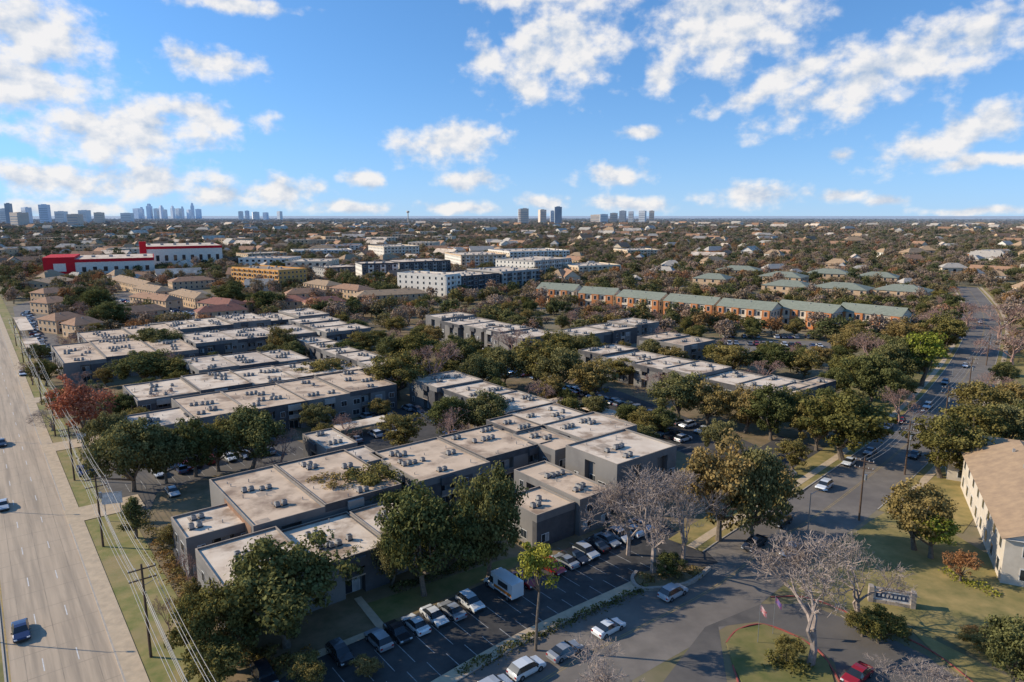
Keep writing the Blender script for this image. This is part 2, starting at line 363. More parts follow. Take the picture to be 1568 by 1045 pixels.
        for q in range(int(ar/30)):
            cx=random.uniform(x0+1,x1-1); cy=random.uniform(y0+1,y1-1)
            b.cyl(cx,cy,hh-.03,hh+random.uniform(.3,.6),.08,.08,AC,6)
    return b.obj(name,[[M_wall,M_walll,M_walld][wall],M_walld,rmat,M_cap,M_frame,M_glass,M_blind,M_ac,M_acd,M_walll,M_endbrick],(*n,0),ANG)
A=apartment
A((345,915),(298,850),(700,790),6.2,2)
A((285,828),(252,797),(386,800),6.4,2)
A((388,806),(335,731),(612,742),7.6,0,endbrick=True)
A((470,733),(452,708),(600,708),6.6,1)
A((642,740),(560,697),(852,682),6.6,0)
A((850,690),(745,645),(900,678),7.4,0)
A((945,714),(880,680),(1048,688),9.2,2)
A((888,768),(785,722),(940,752),6.2,0)
A((822,792),(765,766),(884,773),5.6,0)
A((895,678),(640,578),(975,655),7.0,2)
A((168,668),(150,645),(300,645),6.2,1)
A((300,645),(262,612),(608,592),6.6,0)
A((212,616),(190,590),(590,556),6.5,2)
A((305,572),(283,553),(470,547),6.5,1)
A((97,560),(75,532),(300,534),6.5,0)
A((300,530),(280,514),(480,508),6.5,1)
A((135,528),(120,510),(285,515),6.5,0)
A((250,508),(235,495),(500,482),6.5,2)
A((575,568),(455,520),(615,558),7.0,2)
A((500,512),(440,492),(560,502),7.0,2)
A((1195,608),(900,537),(1245,590),6.8,2)
A((1225,605),(1195,592),(1290,586),7.5,0)
A((800,519),(676,483),(850,509),8.5,2)
A((898,514),(868,503),(1003,495),6.5,2)
A((1045,530),(985,515),(1095,520),7.0,0)
A((500,690),(455,668),(525,684),5.0,1)
# ---------------------------------------------------------------- generic long buildings
def longb(name,p0,p1,depth,h,wall,roofm,kind='gable',rise=3.0,floors=2,bay=4.0,wall2=None,winw=1.4,foot=True,proud=False,cap=None):
    p0=np.array(p0,float);p1=np.array(p1,float); d=p1-p0; Lx=float(np.linalg.norm(d)); d=d/Lx; ang=math.atan2(d[1],d[0]); nrm=np.array([-d[1],d[0]])
    if foot: FOOT.append((p0,d,nrm,Lx,depth))
    b=MB(); b.box(0,Lx,0,depth,0,h,0)
    if kind=='flat':
        b.quad([(.3,.3,h+.05),(Lx-.3,.3,h+.05),(Lx-.3,depth-.3,h+.05),(.3,depth-.3,h+.05)],1)
        for (a0,a1,c0,c1) in((0,Lx,-.05,.3),(0,Lx,depth-.3,depth+.05),(-.05,.3,.3,depth-.3),(Lx-.3,Lx+.05,.3,depth-.3)): b.box(a0,a1,c0,c1,h-.6,h+.8,5)
        for q in range(int(Lx*depth/160)+1):
            cx=random.uniform(2,Lx-3);cy=random.uniform(2,max(2.1,depth-3)); b.box(cx,cx+1.6,cy,cy+1.4,h+.05,h+1.2,3)
    else:
        o=.6; hip=0 if kind=='gable' else min(depth/2,Lx/3)
        z0=h-.15; zr=h+rise
        A0=(-o,-o,z0);B0=(Lx+o,-o,z0);C0=(Lx+o,depth+o,z0);D0=(-o,depth+o,z0);R0=(-o+hip,depth/2,zr);R1=(Lx+o-hip,depth/2,zr)
        b.quad([A0,B0,R1,R0],1); b.quad([C0,D0,R0,R1],1)
        if kind=='gable':
            b.quad([(0,0,h),(0,depth,h),(0,depth/2,zr-.3)],0); b.quad([(Lx,0,h),(Lx,depth/2,zr-.3),(Lx,depth,h)],0)
        else:
            b.quad([D0,A0,R0],1); b.quad([B0,C0,R1],1)
        b.quad([D0,C0,B0,A0],2)
        for q in range(int(Lx/9)): b.box(Lx*(q+.6)/(Lx/9)-.2,Lx*(q+.6)/(Lx/9)+.2,depth*.38,depth*.38+.4,zr-rise*.3,zr-rise*.05,3)
    fh=h/floors
    nb=max(1,int(Lx/bay)); bw=Lx/nb
    for i in range(nb):
        x=bw*i
        if proud and i%2==0: b.box(x+.1,x+bw-.1,-.9,0,0,h-.2,5)
        off=.9 if (proud and i%2==0) else 0
        for f in range(floors):
            z=fh*f+fh*.28
            b.box(x+bw/2-winw/2-.12,x+bw/2+winw/2+.12,-off-.05,-off,z-.1,z+fh*.5+.1,2)
            b.box(x+bw/2-winw/2,x+bw/2+winw/2,-off-.08,-off,z,z+fh*.5,4)
            if proud and i%2==1:
                if f>0:
                    b.box(x+.1,x+bw-.1,-.9,0,fh*f-.1,fh*f+.1,2)
                    b.box(x+.1,x+bw-.1,-.9,-.82,fh*f+.1,fh*f+1.0,0)
    nb=max(1,int(depth/bay)); bw=depth/nb
    for i in range(nb):
        for f in range(floors):
            z=fh*f+fh*.28
            for sx,sg in((0,-1),(Lx,1)):
                b.box(sx,sx+sg*.05,bw*(i+.5)-.7,bw*(i+.5)+.7,z-.1,z+fh*.5,2); b.box(sx,sx+sg*.08,bw*(i+.5)-.6,bw*(i+.5)+.6,z,z+fh*.45,4)
    return b.obj(name,[wall,roofm,M_frame,M_ac,M_glass,cap or wall2 or wall],(*p0,0),ang)
for (xa,ya,xb,yb) in[(822,463,878,467),(886,471,938,475),(944,477,1008,484),(1016,485,1090,493),(1097,494,1178,503),(1185,497,1272,508),(1280,503,1376,514)]:
    longb('brick_condominium',G(xa,ya),G(xb,yb),15,8.6,M_cream,M_green,'gable',3.2,2,3.6,M_obrick,1.3,proud=True)
for (xa,ya,xb,yb) in[(1095,425,1160,428),(1160,436,1225,440),(1235,431,1300,434),(1312,437,1372,440),(1240,456,1325,462),(1335,460,1415,466),(1165,452,1235,457),(1060,440,1110,443)]:
    longb('condominium',G(xa,ya),G(xb,yb),22,7,M_tan,M_green,'hip',3.2,2,5,M_cream)
for (xa,ya,xb,yb,dep,h,w,w2) in[(555,432,610,430,30,14,M_wsid,M_walld),(612,424,690,420,40,12,M_walll,M_walld),(588,398,642,396,50,15,M_wsid,M_cream),(706,412,775,410,60,13,M_wsid,M_tan),(682,456,705,452,40,14,M_wsid,M_wsid),(706,452,765,446,38,12,M_walld,M_walld),(768,446,826,440,38,13,M_walld,M_walll),(818,426,874,420,45,14,M_wsid,M_walll),(780,405,872,402,60,13,M_cream,M_wsid),(885,425,950,422,35,9,M_tan,M_cream),(500,428,552,425,30,9,M_walll,M_walld),(380,402,440,399,30,9,M_cream,M_tan),(450,396,540,394,40,9,M_walll,M_wsid),(960,395,1010,394,40,9,M_tan,M_cream)]:
    longb('apartment_block',G(xa,ya),G(xb,yb),dep,h,w,M_roofw,'flat',0,4 if h>11 else 3,4.5,w2,2.0,proud=True)
M_osb=mat('osb_sheathing',(.78,.40,.12),(.62,.31,.09),.5)
longb('wood_framed_building',G(357,436),G(428,443),25,13,M_osb,M_tanr,'flat',0,4,3.2,M_osb,1.6,proud=True)
for (xa,ya,xb,yb,dp,w,r,k) in[(78,448,118,441,24,M_tan,M_tanr,'gable'),(88,512,135,505,14,M_tan,M_brownr,'hip'),(75,482,115,477,16,M_tan,M_brownr,'hip'),(118,520,160,514,12,M_tan,M_brownr,'hip'),(70,465,105,461,14,M_tan,M_brownr,'hip'),(170,440,215,452,14,M_tan,M_tanr,'gable'),(205,455,240,462,12,M_tan,M_tanr,'hip'),(260,464,300,474,12,M_tan,M_tanr,'hip'),(303,480,350,486,13,M_tan,M_redr,'hip'),(372,480,470,478,14,M_tan,M_redr,'hip'),(465,447,500,452,14,M_tan,M_tanr,'hip'),(505,455,548,460,14,M_tan,M_brownr,'hip'),(548,470,655,464,13,M_tan,M_tanr,'hip'),(305,498,380,492,10,M_tan,M_redr,'hip'),(470,482,530,478,10,M_tan,M_redr,'hip'),(265,445,330,441,14,M_tan,M_brownr,'hip'),(440,466,500,463,10,M_tan,M_brownr,'hip'),(180,500,260,492,10,M_tan,M_brownr,'hip'),(200,470,255,478,10,M_tan,M_brownr,'hip')]:
    longb('townhouse',G(xa,ya),G(xb,yb),dp,6.2,w,r,k,2.6,2,3.5,M_brownr,1.1)
def store(name,xa,ya,xb,yb,dep,h,redfrac,tower):
    p0=G(xa,ya);p1=G(xb,yb); d=p1-p0; Lx=float(np.linalg.norm(d)); d/=Lx; FOOT.append((p0,d,np.array([-d[1],d[0]]),Lx,dep))
    b=MB(); b.box(0,Lx,0,dep,0,h,0); b.box(-.2,Lx+.2,-.2,dep+.2,h-1.6,h+1.0,1); b.quad([(.5,.5,h+1.05),(Lx-.5,.5,h+1.05),(Lx-.5,dep-.5,h+1.05),(.5,dep-.5,h+1.05)],2)
    if redfrac: b.box(-.5,Lx*redfrac,-.6,dep*.8,0.0,h+3,1); b.box(Lx*redfrac*.3,Lx*redfrac*.7,-.8,-.6,h*.4,h*.85,0)
    if tower: b.box(-3,3,-1,5,0,h+6,1)
    for i in range(int(Lx/8)):
        b.box(8*i+3,8*i+6,-.1,0,h*.35,h*.62,3)
    for i in range(6): b.box(Lx*(i+.4)/6,Lx*(i+.4)/6+3,dep*.4,dep*.4+3,h+1.05,h+2.6,4)
    b.obj(name,[M_wsid,M_redp,M_roofw,M_glass,M_ac],(*p0,0),math.atan2(d[1],d[0]))
store('big_box_store',70,428,238,422,70,15,.27,False)
store('storage_warehouse',222,412,342,408,80,21,0,True)
longb('beige_siding_house',(89,128.),(71.5,92.),17,7.2,M_beige,M_tanr,'gable',3.6,2,5.0,M_wsid)
longb('beige_siding_house',G(1478,772)+np.array([4,12]),G(1478,772)+np.array([30,-3]),12,6.0,M_beige,M_tanr,'hip',2.6,2,5.0,M_wsid)
def carport(px,py,Lx,Wd,al='a'):
    b=MB(); b.box(0,Lx,0,Wd,2.5,2.7,0)
    for i in range(int(Lx/5.5)+1):
        for y in(.4,Wd-.4): b.box(i*5.5+.1,i*5.5+.25,y,y+.15,0,2.5,1)
    b.obj('carport',[M_roofw,M_metal],(*G(px,py,2.6),0),ANG if al=='a' else ANG+math.pi/2)
carport(522,660,14,5); carport(905,622,12,5,'b'); carport(1010,650,24,5,'b'); carport(70,540,40,5,'b'); carport(52,505,50,5,'b'); carport(260,470,35,5,'b'); carport(330,520,25.1,5)
# ---------------------------------------------------------------- skyline
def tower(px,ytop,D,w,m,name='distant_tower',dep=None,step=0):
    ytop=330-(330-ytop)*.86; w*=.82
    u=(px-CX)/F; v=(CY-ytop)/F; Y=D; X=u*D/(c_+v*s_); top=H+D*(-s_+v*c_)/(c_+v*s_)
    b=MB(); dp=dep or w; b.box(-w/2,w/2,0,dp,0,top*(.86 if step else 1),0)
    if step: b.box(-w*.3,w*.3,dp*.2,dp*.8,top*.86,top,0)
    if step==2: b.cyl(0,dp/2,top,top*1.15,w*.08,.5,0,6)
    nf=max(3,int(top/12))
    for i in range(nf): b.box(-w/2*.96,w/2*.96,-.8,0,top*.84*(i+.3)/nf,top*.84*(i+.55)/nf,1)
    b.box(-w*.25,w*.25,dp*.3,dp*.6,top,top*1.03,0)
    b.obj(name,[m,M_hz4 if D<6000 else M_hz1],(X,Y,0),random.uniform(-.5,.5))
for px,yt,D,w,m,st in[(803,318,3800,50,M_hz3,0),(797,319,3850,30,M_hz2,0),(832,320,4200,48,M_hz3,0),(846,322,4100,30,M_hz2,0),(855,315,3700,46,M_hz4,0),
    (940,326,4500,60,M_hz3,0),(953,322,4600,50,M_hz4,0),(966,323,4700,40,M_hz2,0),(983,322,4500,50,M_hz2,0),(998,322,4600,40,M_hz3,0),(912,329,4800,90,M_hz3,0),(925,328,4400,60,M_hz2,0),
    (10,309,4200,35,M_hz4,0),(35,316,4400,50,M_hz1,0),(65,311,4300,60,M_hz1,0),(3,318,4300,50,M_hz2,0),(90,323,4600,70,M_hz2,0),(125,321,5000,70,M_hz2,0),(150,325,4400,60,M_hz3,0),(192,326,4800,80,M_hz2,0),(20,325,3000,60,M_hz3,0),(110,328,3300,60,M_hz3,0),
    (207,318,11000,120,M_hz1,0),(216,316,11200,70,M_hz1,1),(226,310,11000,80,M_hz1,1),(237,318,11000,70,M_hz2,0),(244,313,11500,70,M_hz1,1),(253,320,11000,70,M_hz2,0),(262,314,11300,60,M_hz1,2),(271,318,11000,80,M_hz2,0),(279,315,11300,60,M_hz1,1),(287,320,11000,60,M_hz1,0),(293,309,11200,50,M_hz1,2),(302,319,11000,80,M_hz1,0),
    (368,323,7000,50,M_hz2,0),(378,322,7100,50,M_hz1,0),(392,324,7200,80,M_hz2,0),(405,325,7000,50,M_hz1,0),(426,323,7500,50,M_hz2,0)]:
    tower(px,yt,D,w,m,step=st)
b=MB(); b.cyl(0,0,0,66,3,3,0,10); b.cyl(0,0,66,71,4,10,0,16); b.cyl(0,0,71,76,10,10,0,16); b.cyl(0,0,76,80,10,3,0,16); b.obj('water_tower',[M_hz3],((630-CX)/F*4200/c_,4200,0))
# ---------------------------------------------------------------- poles and wires
def upole(loc,ang,h=12.,tr=True):
    b=MB(); b.cyl(0,0,0,h,.18,.12,0,8)
    for z in(h-.6,h-1.9):
        b.box(-1.5,1.5,-.16,-.02,z-.07,z+.07,0)
        for x in(-1.4,-.7,.7,1.4): b.cyl(x,-.09,z+.07,z+.3,.05,.04,1,6)
    if tr: b.cyl(.42,0,h-4.0,h-3.0,.25,.25,2,10)
    b.tube([(0,0,h-2.8),(1.8,0,h-2.2)],[.04,.03],2)
    b.obj('utility_pole',[M_wood,M_frame,M_metal],(*loc,0),ang)
pb=[-33,3,39,75,111,147,183,219,260]
for i,bb in enumerate(pb): upole(AB(3.4,bb),ANG,12.3 if i<3 else 11.5,i%2==0)
b=MB()
def wire(p,q,sag=1.0,r=.03):
    p=np.array(p,float);q=np.array(q,float); pts=[p+(q-p)*t-np.array([0,0,sag*4*t*(1-t)]) for t in np.linspace(0,1,11)]; b.tube(pts,[r]*11,0,4)
for i in range(len(pb)-1):
    for x,dz in[(-1.4,-.3),(-.7,-.3),(.7,-.3),(1.4,-.3),(-1.4,-1.6),(1.4,-1.6),(.2,-3.4),(.2,-4.2),(.2,-4.7)]:
        h=12.; p=AB(3.4+x,pb[i]); q=AB(3.4+x,pb[i+1]); wire((*p,h+dz),(*q,h+dz),.8+.15*abs(x),.03)
RP=[G(1315,797),G(1385,727),G(1445,660),G(1482,605),G(1510,560)]
for i in range(len(RP)-1):
    for x in(-1.2,0,1.2): wire((RP[i][0]+x,RP[i][1],11.2),(RP[i+1][0]+x,RP[i+1][1],11.2),.9)
b.obj('power_line_wires',[M_wire])
for p in RP: upole(p,-.6,11.6)
def streetlamp(p,ang,h=9):
    b=MB(); b.cyl(0,0,0,h,.11,.06,0,8); b.tube([(0,0,h-.2),(1.,0,h+.3),(2.2,0,h+.35)],[.05,.045,.04],0); b.box(2.1,2.9,-.15,.15,h+.26,h+.42,1); b.cyl(0,0,0,.4,.2,.2,0,8); b.obj('street_lamp',[M_metal,M_frame],(*p,0),ang)
streetlamp(G(1235,835),.2); streetlamp(G(1392,690),.2); streetlamp(G(1455,600),2.5); streetlamp(AB(-13,20),0); streetlamp(AB(-13,70),0); streetlamp(AB(-13,120),0)
def flag(p,colr,h=5.5):
    b=MB(); b.cyl(0,0,0,h,.045,.03,0,6)
    for i in range(5):
        x0,x1=.04+i*.17,.04+(i+1)*.17; y0,y1=.07*math.sin(i*1.3),.07*math.sin((i+1)*1.3)
        b.quad([(x0,y0,h-1.0-i*.14),(x1,y1,h-1.12-i*.14),(x1,y1,h-.3-i*.14),(x0,y0,h-.2-i*.12)],1)
    b.obj('flagpole',[M_metal,colr],(*p,0),-.8)
flag(G(1160,985),mat('flag_red',(.45,.07,.07),(.5,.42,.42),3)); flag(G(1183,972),mat('flag_blue',(.08,.1,.3),(.4,.12,.12),2))
b=MB(); b.box(-2.6,2.6,-.4,.4,0,.5,0); b.box(-2.3,2.3,-.22,.22,.5,2.0,1); b.box(-2.45,2.45,-.3,.3,2.0,2.15,0); b.box(-2.0,2.0,-.25,-.22,.8,1.7,2)
for i in range(7): b.box(-1.7+i*.5,-1.45+i*.5,-.28,-.25,1.05,1.4,1)
b.box(-2.9,-2.3,-.5,.5,0,2.3,0); b.box(2.3,2.9,-.5,.5,0,2.3,0)
b.obj('monument_sign',[M_stone,M_white,mat('sign_blue',(.05,.08,.14))],(*G(1364,925),0),-.35)
b=MB(); b.box(-1.6,1.6,-.1,.1,3.2,5.2,1); b.cyl(-1.2,0,0,3.2,.08,.08,0,6); b.cyl(1.2,0,0,3.2,.08,.08,0,6); b.box(-1.7,1.7,-.13,.13,5.2,5.3,0); b.obj('property_sign',[M_metal,M_white],(*AB(6.5,49),0),.3)
b=MB(); b.box(-1.0,1.0,-.1,.1,2.4,3.8,1); b.cyl(0,0,0,2.4,.08,.08,0,6); b.box(-1.05,1.05,-.12,.12,3.8,3.9,0); b.obj('property_sign',[M_metal,M_white],(*AB(7.5,96),0),.3)
# ---------------------------------------------------------------- vehicles
def carmesh(name,st,w,wheels,r=.34,extra=None):
    b=MB(); n=len(st); k=8
    for (x,bt,tp,wt,lo) in st:
        for sg,lst in((1,[(w*.92,lo),(w,.52),(w*.985,bt),(w*wt,tp)]),(-1,[(w*wt,tp),(w*.985,bt),(w,.52),(w*.92,lo)])):
            for y,z in lst: b.v.append((x,sg*y,z))
    for i in range(n-1):
        cab=(st[i][2]-st[i][1]>.25) or (st[i+1][2]-st[i+1][1]>.25)
        slope=abs(st[i][2]-st[i+1][2])>.22
        for j in range(7):
            m=0
            if j in(2,4) and cab: m=1
            if j==3 and cab and slope: m=1
            b.f.append((i*k+j,i*k+j+1,(i+1)*k+j+1,(i+1)*k+j)); b.m.append(m)
        b.f.append((i*k+7,i*k,(i+1)*k,(i+1)*k+7)); b.m.append(2)
    b.f.append(tuple(range(7,-1,-1))); b.m.append(2); b.f.append(tuple((n-1)*k+i for i in range(8))); b.m.append(0)
    for x in wheels:
        for sg in(1,-1):
            y0,y1=(w-.2,w+.02) if sg>0 else (-w-.02,-w+.2)
            b.cyl(x,r,y0,y1,r,r,3,14,'y'); b.cyl(x,r,y0-.01,y1+.01,r*.55,r*.55,4,10,'y')
    fx=st[0][0]; rx=st[-1][0]
    for sg in(1,-1):
        b.box(fx-.02,fx+.18,sg*w*.55,sg*w*.93,.56,.70,5); b.box(rx-.12,rx+.02,sg*w*.65,sg*w*.95,.62,.82,6)
        b.box(fx+1.35,fx+1.5,sg*w,sg*(w+.16),.92,1.05,2)
    if extra: extra(b)
    return b.mesh(name,[M_paint,M_cglass,M_trim,M_tyre,M_hub,M_lamp,M_tail,M_frame,mat('van_stripe_'+name,(.6,.18,.03))])
sedan=carmesh('sedan_car',[(-2.35,.52,.55,.8,.3),(-2.22,.68,.72,.85,.22),(-1.15,.86,.93,.88,.2),(-.35,.93,1.36,.72,.2),(.25,.94,1.43,.71,.2),(.95,.95,1.38,.72,.2),(1.65,.95,1.04,.84,.2),(2.2,.9,.98,.86,.22),(2.35,.68,.72,.85,.32)],.9,(-1.42,1.4))
suv=carmesh('suv_car',[(-2.3,.6,.64,.8,.35),(-2.18,.82,.86,.86,.28),(-1.2,.98,1.06,.88,.26),(-.55,1.03,1.58,.76,.26),(.2,1.04,1.68,.75,.26),(1.6,1.06,1.64,.76,.26),(2.15,1.0,1.1,.86,.28),(2.28,.7,.74,.86,.36)],.95,(-1.4,1.38),.37)
def bed(b):
    for sg in(1,-1): b.box(.75,2.7,sg*.78,sg*.93,.95,1.12,0)
    b.box(2.62,2.72,-.78,.78,.6,1.1,0); b.box(.8,2.6,-.75,.75,.93,.96,2)
pickup=carmesh('pickup_truck',[(-2.8,.68,.72,.82,.4),(-2.68,.92,.96,.88,.32),(-1.55,1.03,1.1,.9,.3),(-.95,1.06,1.66,.76,.3),(.2,1.06,1.74,.75,.3),(.6,1.06,1.66,.76,.3),(.8,.92,.94,.9,.3),(2.65,.92,.94,.9,.3),(2.72,.7,.74,.9,.4)],.97,(-1.8,1.7),.4,bed)
def boxb(b):
    b.box(-.9,3.4,-1.05,1.05,.75,2.9,0); b.box(-1.6,-.9,-.9,.9,2.2,2.9,0)
    b.box(-.7,3.2,-1.065,-1.05,1.0,1.45,8); b.box(-.7,3.2,1.05,1.065,1.0,1.45,8); b.box(.2,2.4,-1.068,-1.05,1.7,2.5,2)
    b.box(-.7,3.2,-1.0,1.0,.5,.75,2)
truck=carmesh('box_truck',[(-3.3,.7,.75,.85,.4),(-3.15,1.05,1.1,.88,.35),(-2.4,1.2,1.3,.9,.35),(-1.9,1.25,2.1,.82,.35),(-1.0,1.25,2.15,.82,.35),(-.95,1.0,2.1,.82,.35)],1.0,(-2.5,2.3),.42,boxb)
COLS=[(.75,.75,.74),(.70,.71,.72),(.78,.77,.75),(.38,.39,.40),(.22,.23,.25),(.05,.05,.055),(.02,.02,.022),(.08,.10,.14),(.30,.02,.02),(.03,.06,.16),(.35,.33,.30),(.12,.12,.13)]
KIND={'s':('sedan_car',sedan),'u':('suv_car',suv),'p':('pickup_truck',pickup),'t':('box_truck',truck)}
def car(p,ang,kind=None,col=None,tag='parked_'):
    kind=kind or random.choice('sssuuup'); nm,me=KIND[kind]
    o=place(tag+nm,me,(p[0],p[1],.01),ang); cc=col or random.choice(COLS); o.color=(*cc,1); return o
W=(.78,.78,.76); GR=(.3,.31,.32); DK=(.03,.03,.035); RD=(.36,.015,.02); SL=(.5,.51,.52)
aF=ANG+math.pi/2
for x,y,k,cc,fl in[(637,962,'s',W,1),(665,949,'s',W,0),(692,940,'s',GR,1),(720,928,'u',W,0),(803,893,'s',RD,0),(521,1007,'u',DK,0),(405,1040,'u',DK,0),(897,850,'u',SL,0),(913,840,'s',DK,1),(930,832,'s',GR,0),(948,825,'u',SL,0),(966,817,'s',W,1),(845,874,'u',RD,0),(982,809,'s',SL,0),(866,864,'s',GR,1),(882,857,'s',DK,0),(609,974,'s',DK,0),(580,986,'u',GR,1)]:
    car(G(x,y),aF+math.pi*fl,k,cc)
car(G(770,907),aF+math.pi,'t',W)
for x,y,k,cc,d in[(1030,913,'u',SL,0),(932,967,'s',W,0),(865,1003,'s',GR,0),(806,1030,'u',W,0),(755,1060,'u',SL,0)]: car(G(x,y),ANG+math.pi,k,cc)
def dirat(p):
    i=min(range(len(RC)),key=lambda k:np.linalg.norm(RC[k]-p)); d=RC[min(i+1,len(RC)-1)]-RC[max(i-1,0)]; return math.atan2(d[1],d[0])
for x,y,k,cc in[(1155,838,'p',DK),(1211,850,'u',SL),(1262,748,'u',W),(1300,711,'s',W),(1196,803,'u',DK),(1332,695,'s',GR),(1378,647,'s',RD),(1358,657,'s',GR),(1400,700,'s',DK),(1447,588,'u',GR),(1478,562,'s',W),(1470,520,'s',DK),(1500,495,'s',W),(1420,625,'u',W)]:
    p=G(x,y); car(p,dirat(p),k,cc,'')
for x,y,k,cc in[(33,972,'s',(.03,.04,.10)),(5,778,'s',SL),(3,682,'s',DK),(35,575,'u',W)]: car(G(x,y),aF,k,cc,'')
car(G(1312,1040),ANG,'s',RD)
for x,y in[(265,757),(278,722),(243,728),(300,714),(322,708),(352,704),(128,725),(285,718),(375,700),(395,697),(412,694),(560,641),(577,639),(592,636),(640,632),(655,640),(662,649),(625,628),(600,662),(575,668),(545,676),(690,668)]: car(G(x,y),aF+random.choice([0,math.pi]))
def row(x0,y0,x1,y1,fill=.75,al='b',sp=2.75):
    p=G(x0,y0);q=G(x1,y1);L=np.linalg.norm(q-p);d=(q-p)/L
    for i in range(int(L/sp)):
        if random.random()<fill: car(p+d*sp*i,(math.atan2(d[1],d[0])+math.pi/2)+random.choice([0,math.pi])+random.uniform(-.03,.03))
row(870,598,1010,640); row(900,628,1060,680,.7); row(1040,650,1130,680,.8); row(1180,715,1215,745,.6); row(1180,676,1250,655,.4); row(1085,527,1270,532,.8); row(1110,517,1260,519,.7); row(160,470,290,500,.7); row(190,462,330,490,.7); row(40,480,70,550,.6); row(640,505,760,540,.7); row(740,560,860,590,.7); row(300,515,420,505,.5); row(400,560,450,553,.6);row(700,515,840,548,.5)
# ---------------------------------------------------------------- trees
def leaftree(name,h,w,ncl,nlf,ls,mats,tf=.28,seed=0,limbs=10,cone=False,clr=.2,trk=.035):
    r=np.random.default_rng(seed); b=MB()
    cz=h*(tf+(1-tf)/2); rz=h*(1-tf)/2
    dr=r.normal(size=(ncl,3)); dr/=np.linalg.norm(dr,axis=1)[:,None]; dr[:,2]=np.abs(dr[:,2])*np.where(r.random(ncl)<.66,1,-.85)
    rad=r.random(ncl)**.33*.84
    th=np.arctan2(dr[:,1],dr[:,0])
    asym=1+.18*np.sin(th*2+r.random()*6)+.16*np.sin(th*3+r.random()*6)+.12*np.sin(th*6+r.random()*6)
    C=dr*rad[:,None]*np.array([w/2,w/2,rz]); C[:,:2]*=asym[:,None]; C[:,2]*=1+.18*np.sin(th*4+r.random()*6); C[:,2]+=cz
    if cone:
        f=np.clip((h-C[:,2])/(h*(1-tf)),.05,1); C[:,0]*=f*1.1; C[:,1]*=f*1.1
    kx,ky=r.normal(size=2)*.03*h
    fork=np.array([kx,ky,h*max(tf,.2)*.9]); tr=trk*h
    b.tube([(0,0,-.2),(kx*.4,ky*.4,h*tf*.5),tuple(fork)],[tr*1.25,tr*.95,tr*.8],0,8)
    for i in r.choice(ncl,min(limbs,ncl),replace=False):
        e=C[i]; mid=(fork+e)/2+r.normal(size=3)*.05*h; mid[2]-=.02*h
        b.tube([fork,mid,e],[tr*.55,tr*.32,tr*.1],0,5)
    nb=len(b.v)
    cr=r.uniform(.55,1.4,ncl)*clr*w/2*1.35
    ci=np.repeat(np.arange(ncl),nlf); n=len(ci)
    d=r.normal(size=(n,3)); d/=np.linalg.norm(d,axis=1)[:,None]; rr=r.random(n)**.45
    off=d*rr[:,None]*cr[ci][:,None]; off[:,2]*=.65
    pos=C[ci]+off
    nr=d*.9+r.normal(size=(n,3))*.6+np.array([0,0,.45]); nr/=np.linalg.norm(nr,axis=1)[:,None]
    t=np.cross(nr,r.normal(size=(n,3))); t/=np.linalg.norm(t,axis=1)[:,None]; bt=np.cross(nr,t)
    sz=r.uniform(.6,1.3,n)*ls/2
    t*=sz[:,None]; bt*=(sz*r.uniform(.5,.9,n))[:,None]
    V=np.stack([pos-t-bt*.4,pos+t*.1-bt,pos+t+bt*.3,pos-t*.2+bt],1).reshape(-1,3)
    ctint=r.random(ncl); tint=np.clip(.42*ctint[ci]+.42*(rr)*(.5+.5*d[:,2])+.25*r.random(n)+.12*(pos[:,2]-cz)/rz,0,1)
    b.v+= [tuple(x) for x in V.tolist()]
    b.f+= [(nb+4*i,nb+4*i+1,nb+4*i+2,nb+4*i+3) for i in range(n)]; b.m+=[1]*n
    me=b.mesh(name,mats)
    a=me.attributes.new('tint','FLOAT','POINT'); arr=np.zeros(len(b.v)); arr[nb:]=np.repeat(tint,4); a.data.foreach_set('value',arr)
    return me
def baretree(name,h,w,mats,seed=0):
    r=random.Random(seed); b=MB(); rn=lambda:np.array([r.gauss(0,1),r.gauss(0,1),r.gauss(0,1)])
    def grow(p,d,L,rad,lv):
        q=p+d*L; m=(p+q)/2+rn()*L*.06
        if lv<5: b.tube([p,m,q],[rad,rad*.85,rad*.7],0,5 if lv<3 else 3)
        else:
            sd=rn(); sd-=d*np.dot(sd,d); sd/=np.linalg.norm(sd)+1e-6; b.quad([p-sd*rad,p+sd*rad,q+sd*rad*.5,q-sd*rad*.5],0)
            if lv>=7: return
        n=2 if lv<2 else (3 if lv<5 else 4)
        if lv==0: n=4
        if lv==6: n=3
        for i in range(n):
            nd=d+rn()*(.42 if lv<4 else .6); nd[2]+=.09; nd[0]*=w/h*1.05; nd[1]*=w/h*1.05; nd/=np.linalg.norm(nd)
            grow(q if i<2 else p+(q-p)*r.uniform(.35,1),nd,L*r.uniform(.64,.84),max(rad*r.uniform(.48,.62),.013),lv+1)
    grow(np.array([0.,0,-.1]),np.array([0.,0,1]),h*.19,h*.019,0)
    v=np.array(b.v); sc=h/v[:,2].max(); rx=np.percentile(np.abs(v[:,:2]),97); v=v*np.array([w/2/rx,w/2/rx,sc]); b.v=[tuple(x) for x in v.tolist()]
    return b.mesh(name,mats)
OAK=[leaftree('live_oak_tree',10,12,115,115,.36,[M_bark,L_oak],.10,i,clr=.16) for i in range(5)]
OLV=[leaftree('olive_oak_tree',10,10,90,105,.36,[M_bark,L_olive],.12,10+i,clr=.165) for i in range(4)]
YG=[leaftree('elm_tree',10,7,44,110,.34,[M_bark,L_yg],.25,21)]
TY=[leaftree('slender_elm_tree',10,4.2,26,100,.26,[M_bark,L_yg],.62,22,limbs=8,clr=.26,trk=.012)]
RU=[leaftree('rust_oak_tree',10,9,75,60,.34,[M_bark,L_rust],.14,31,clr=.16)]
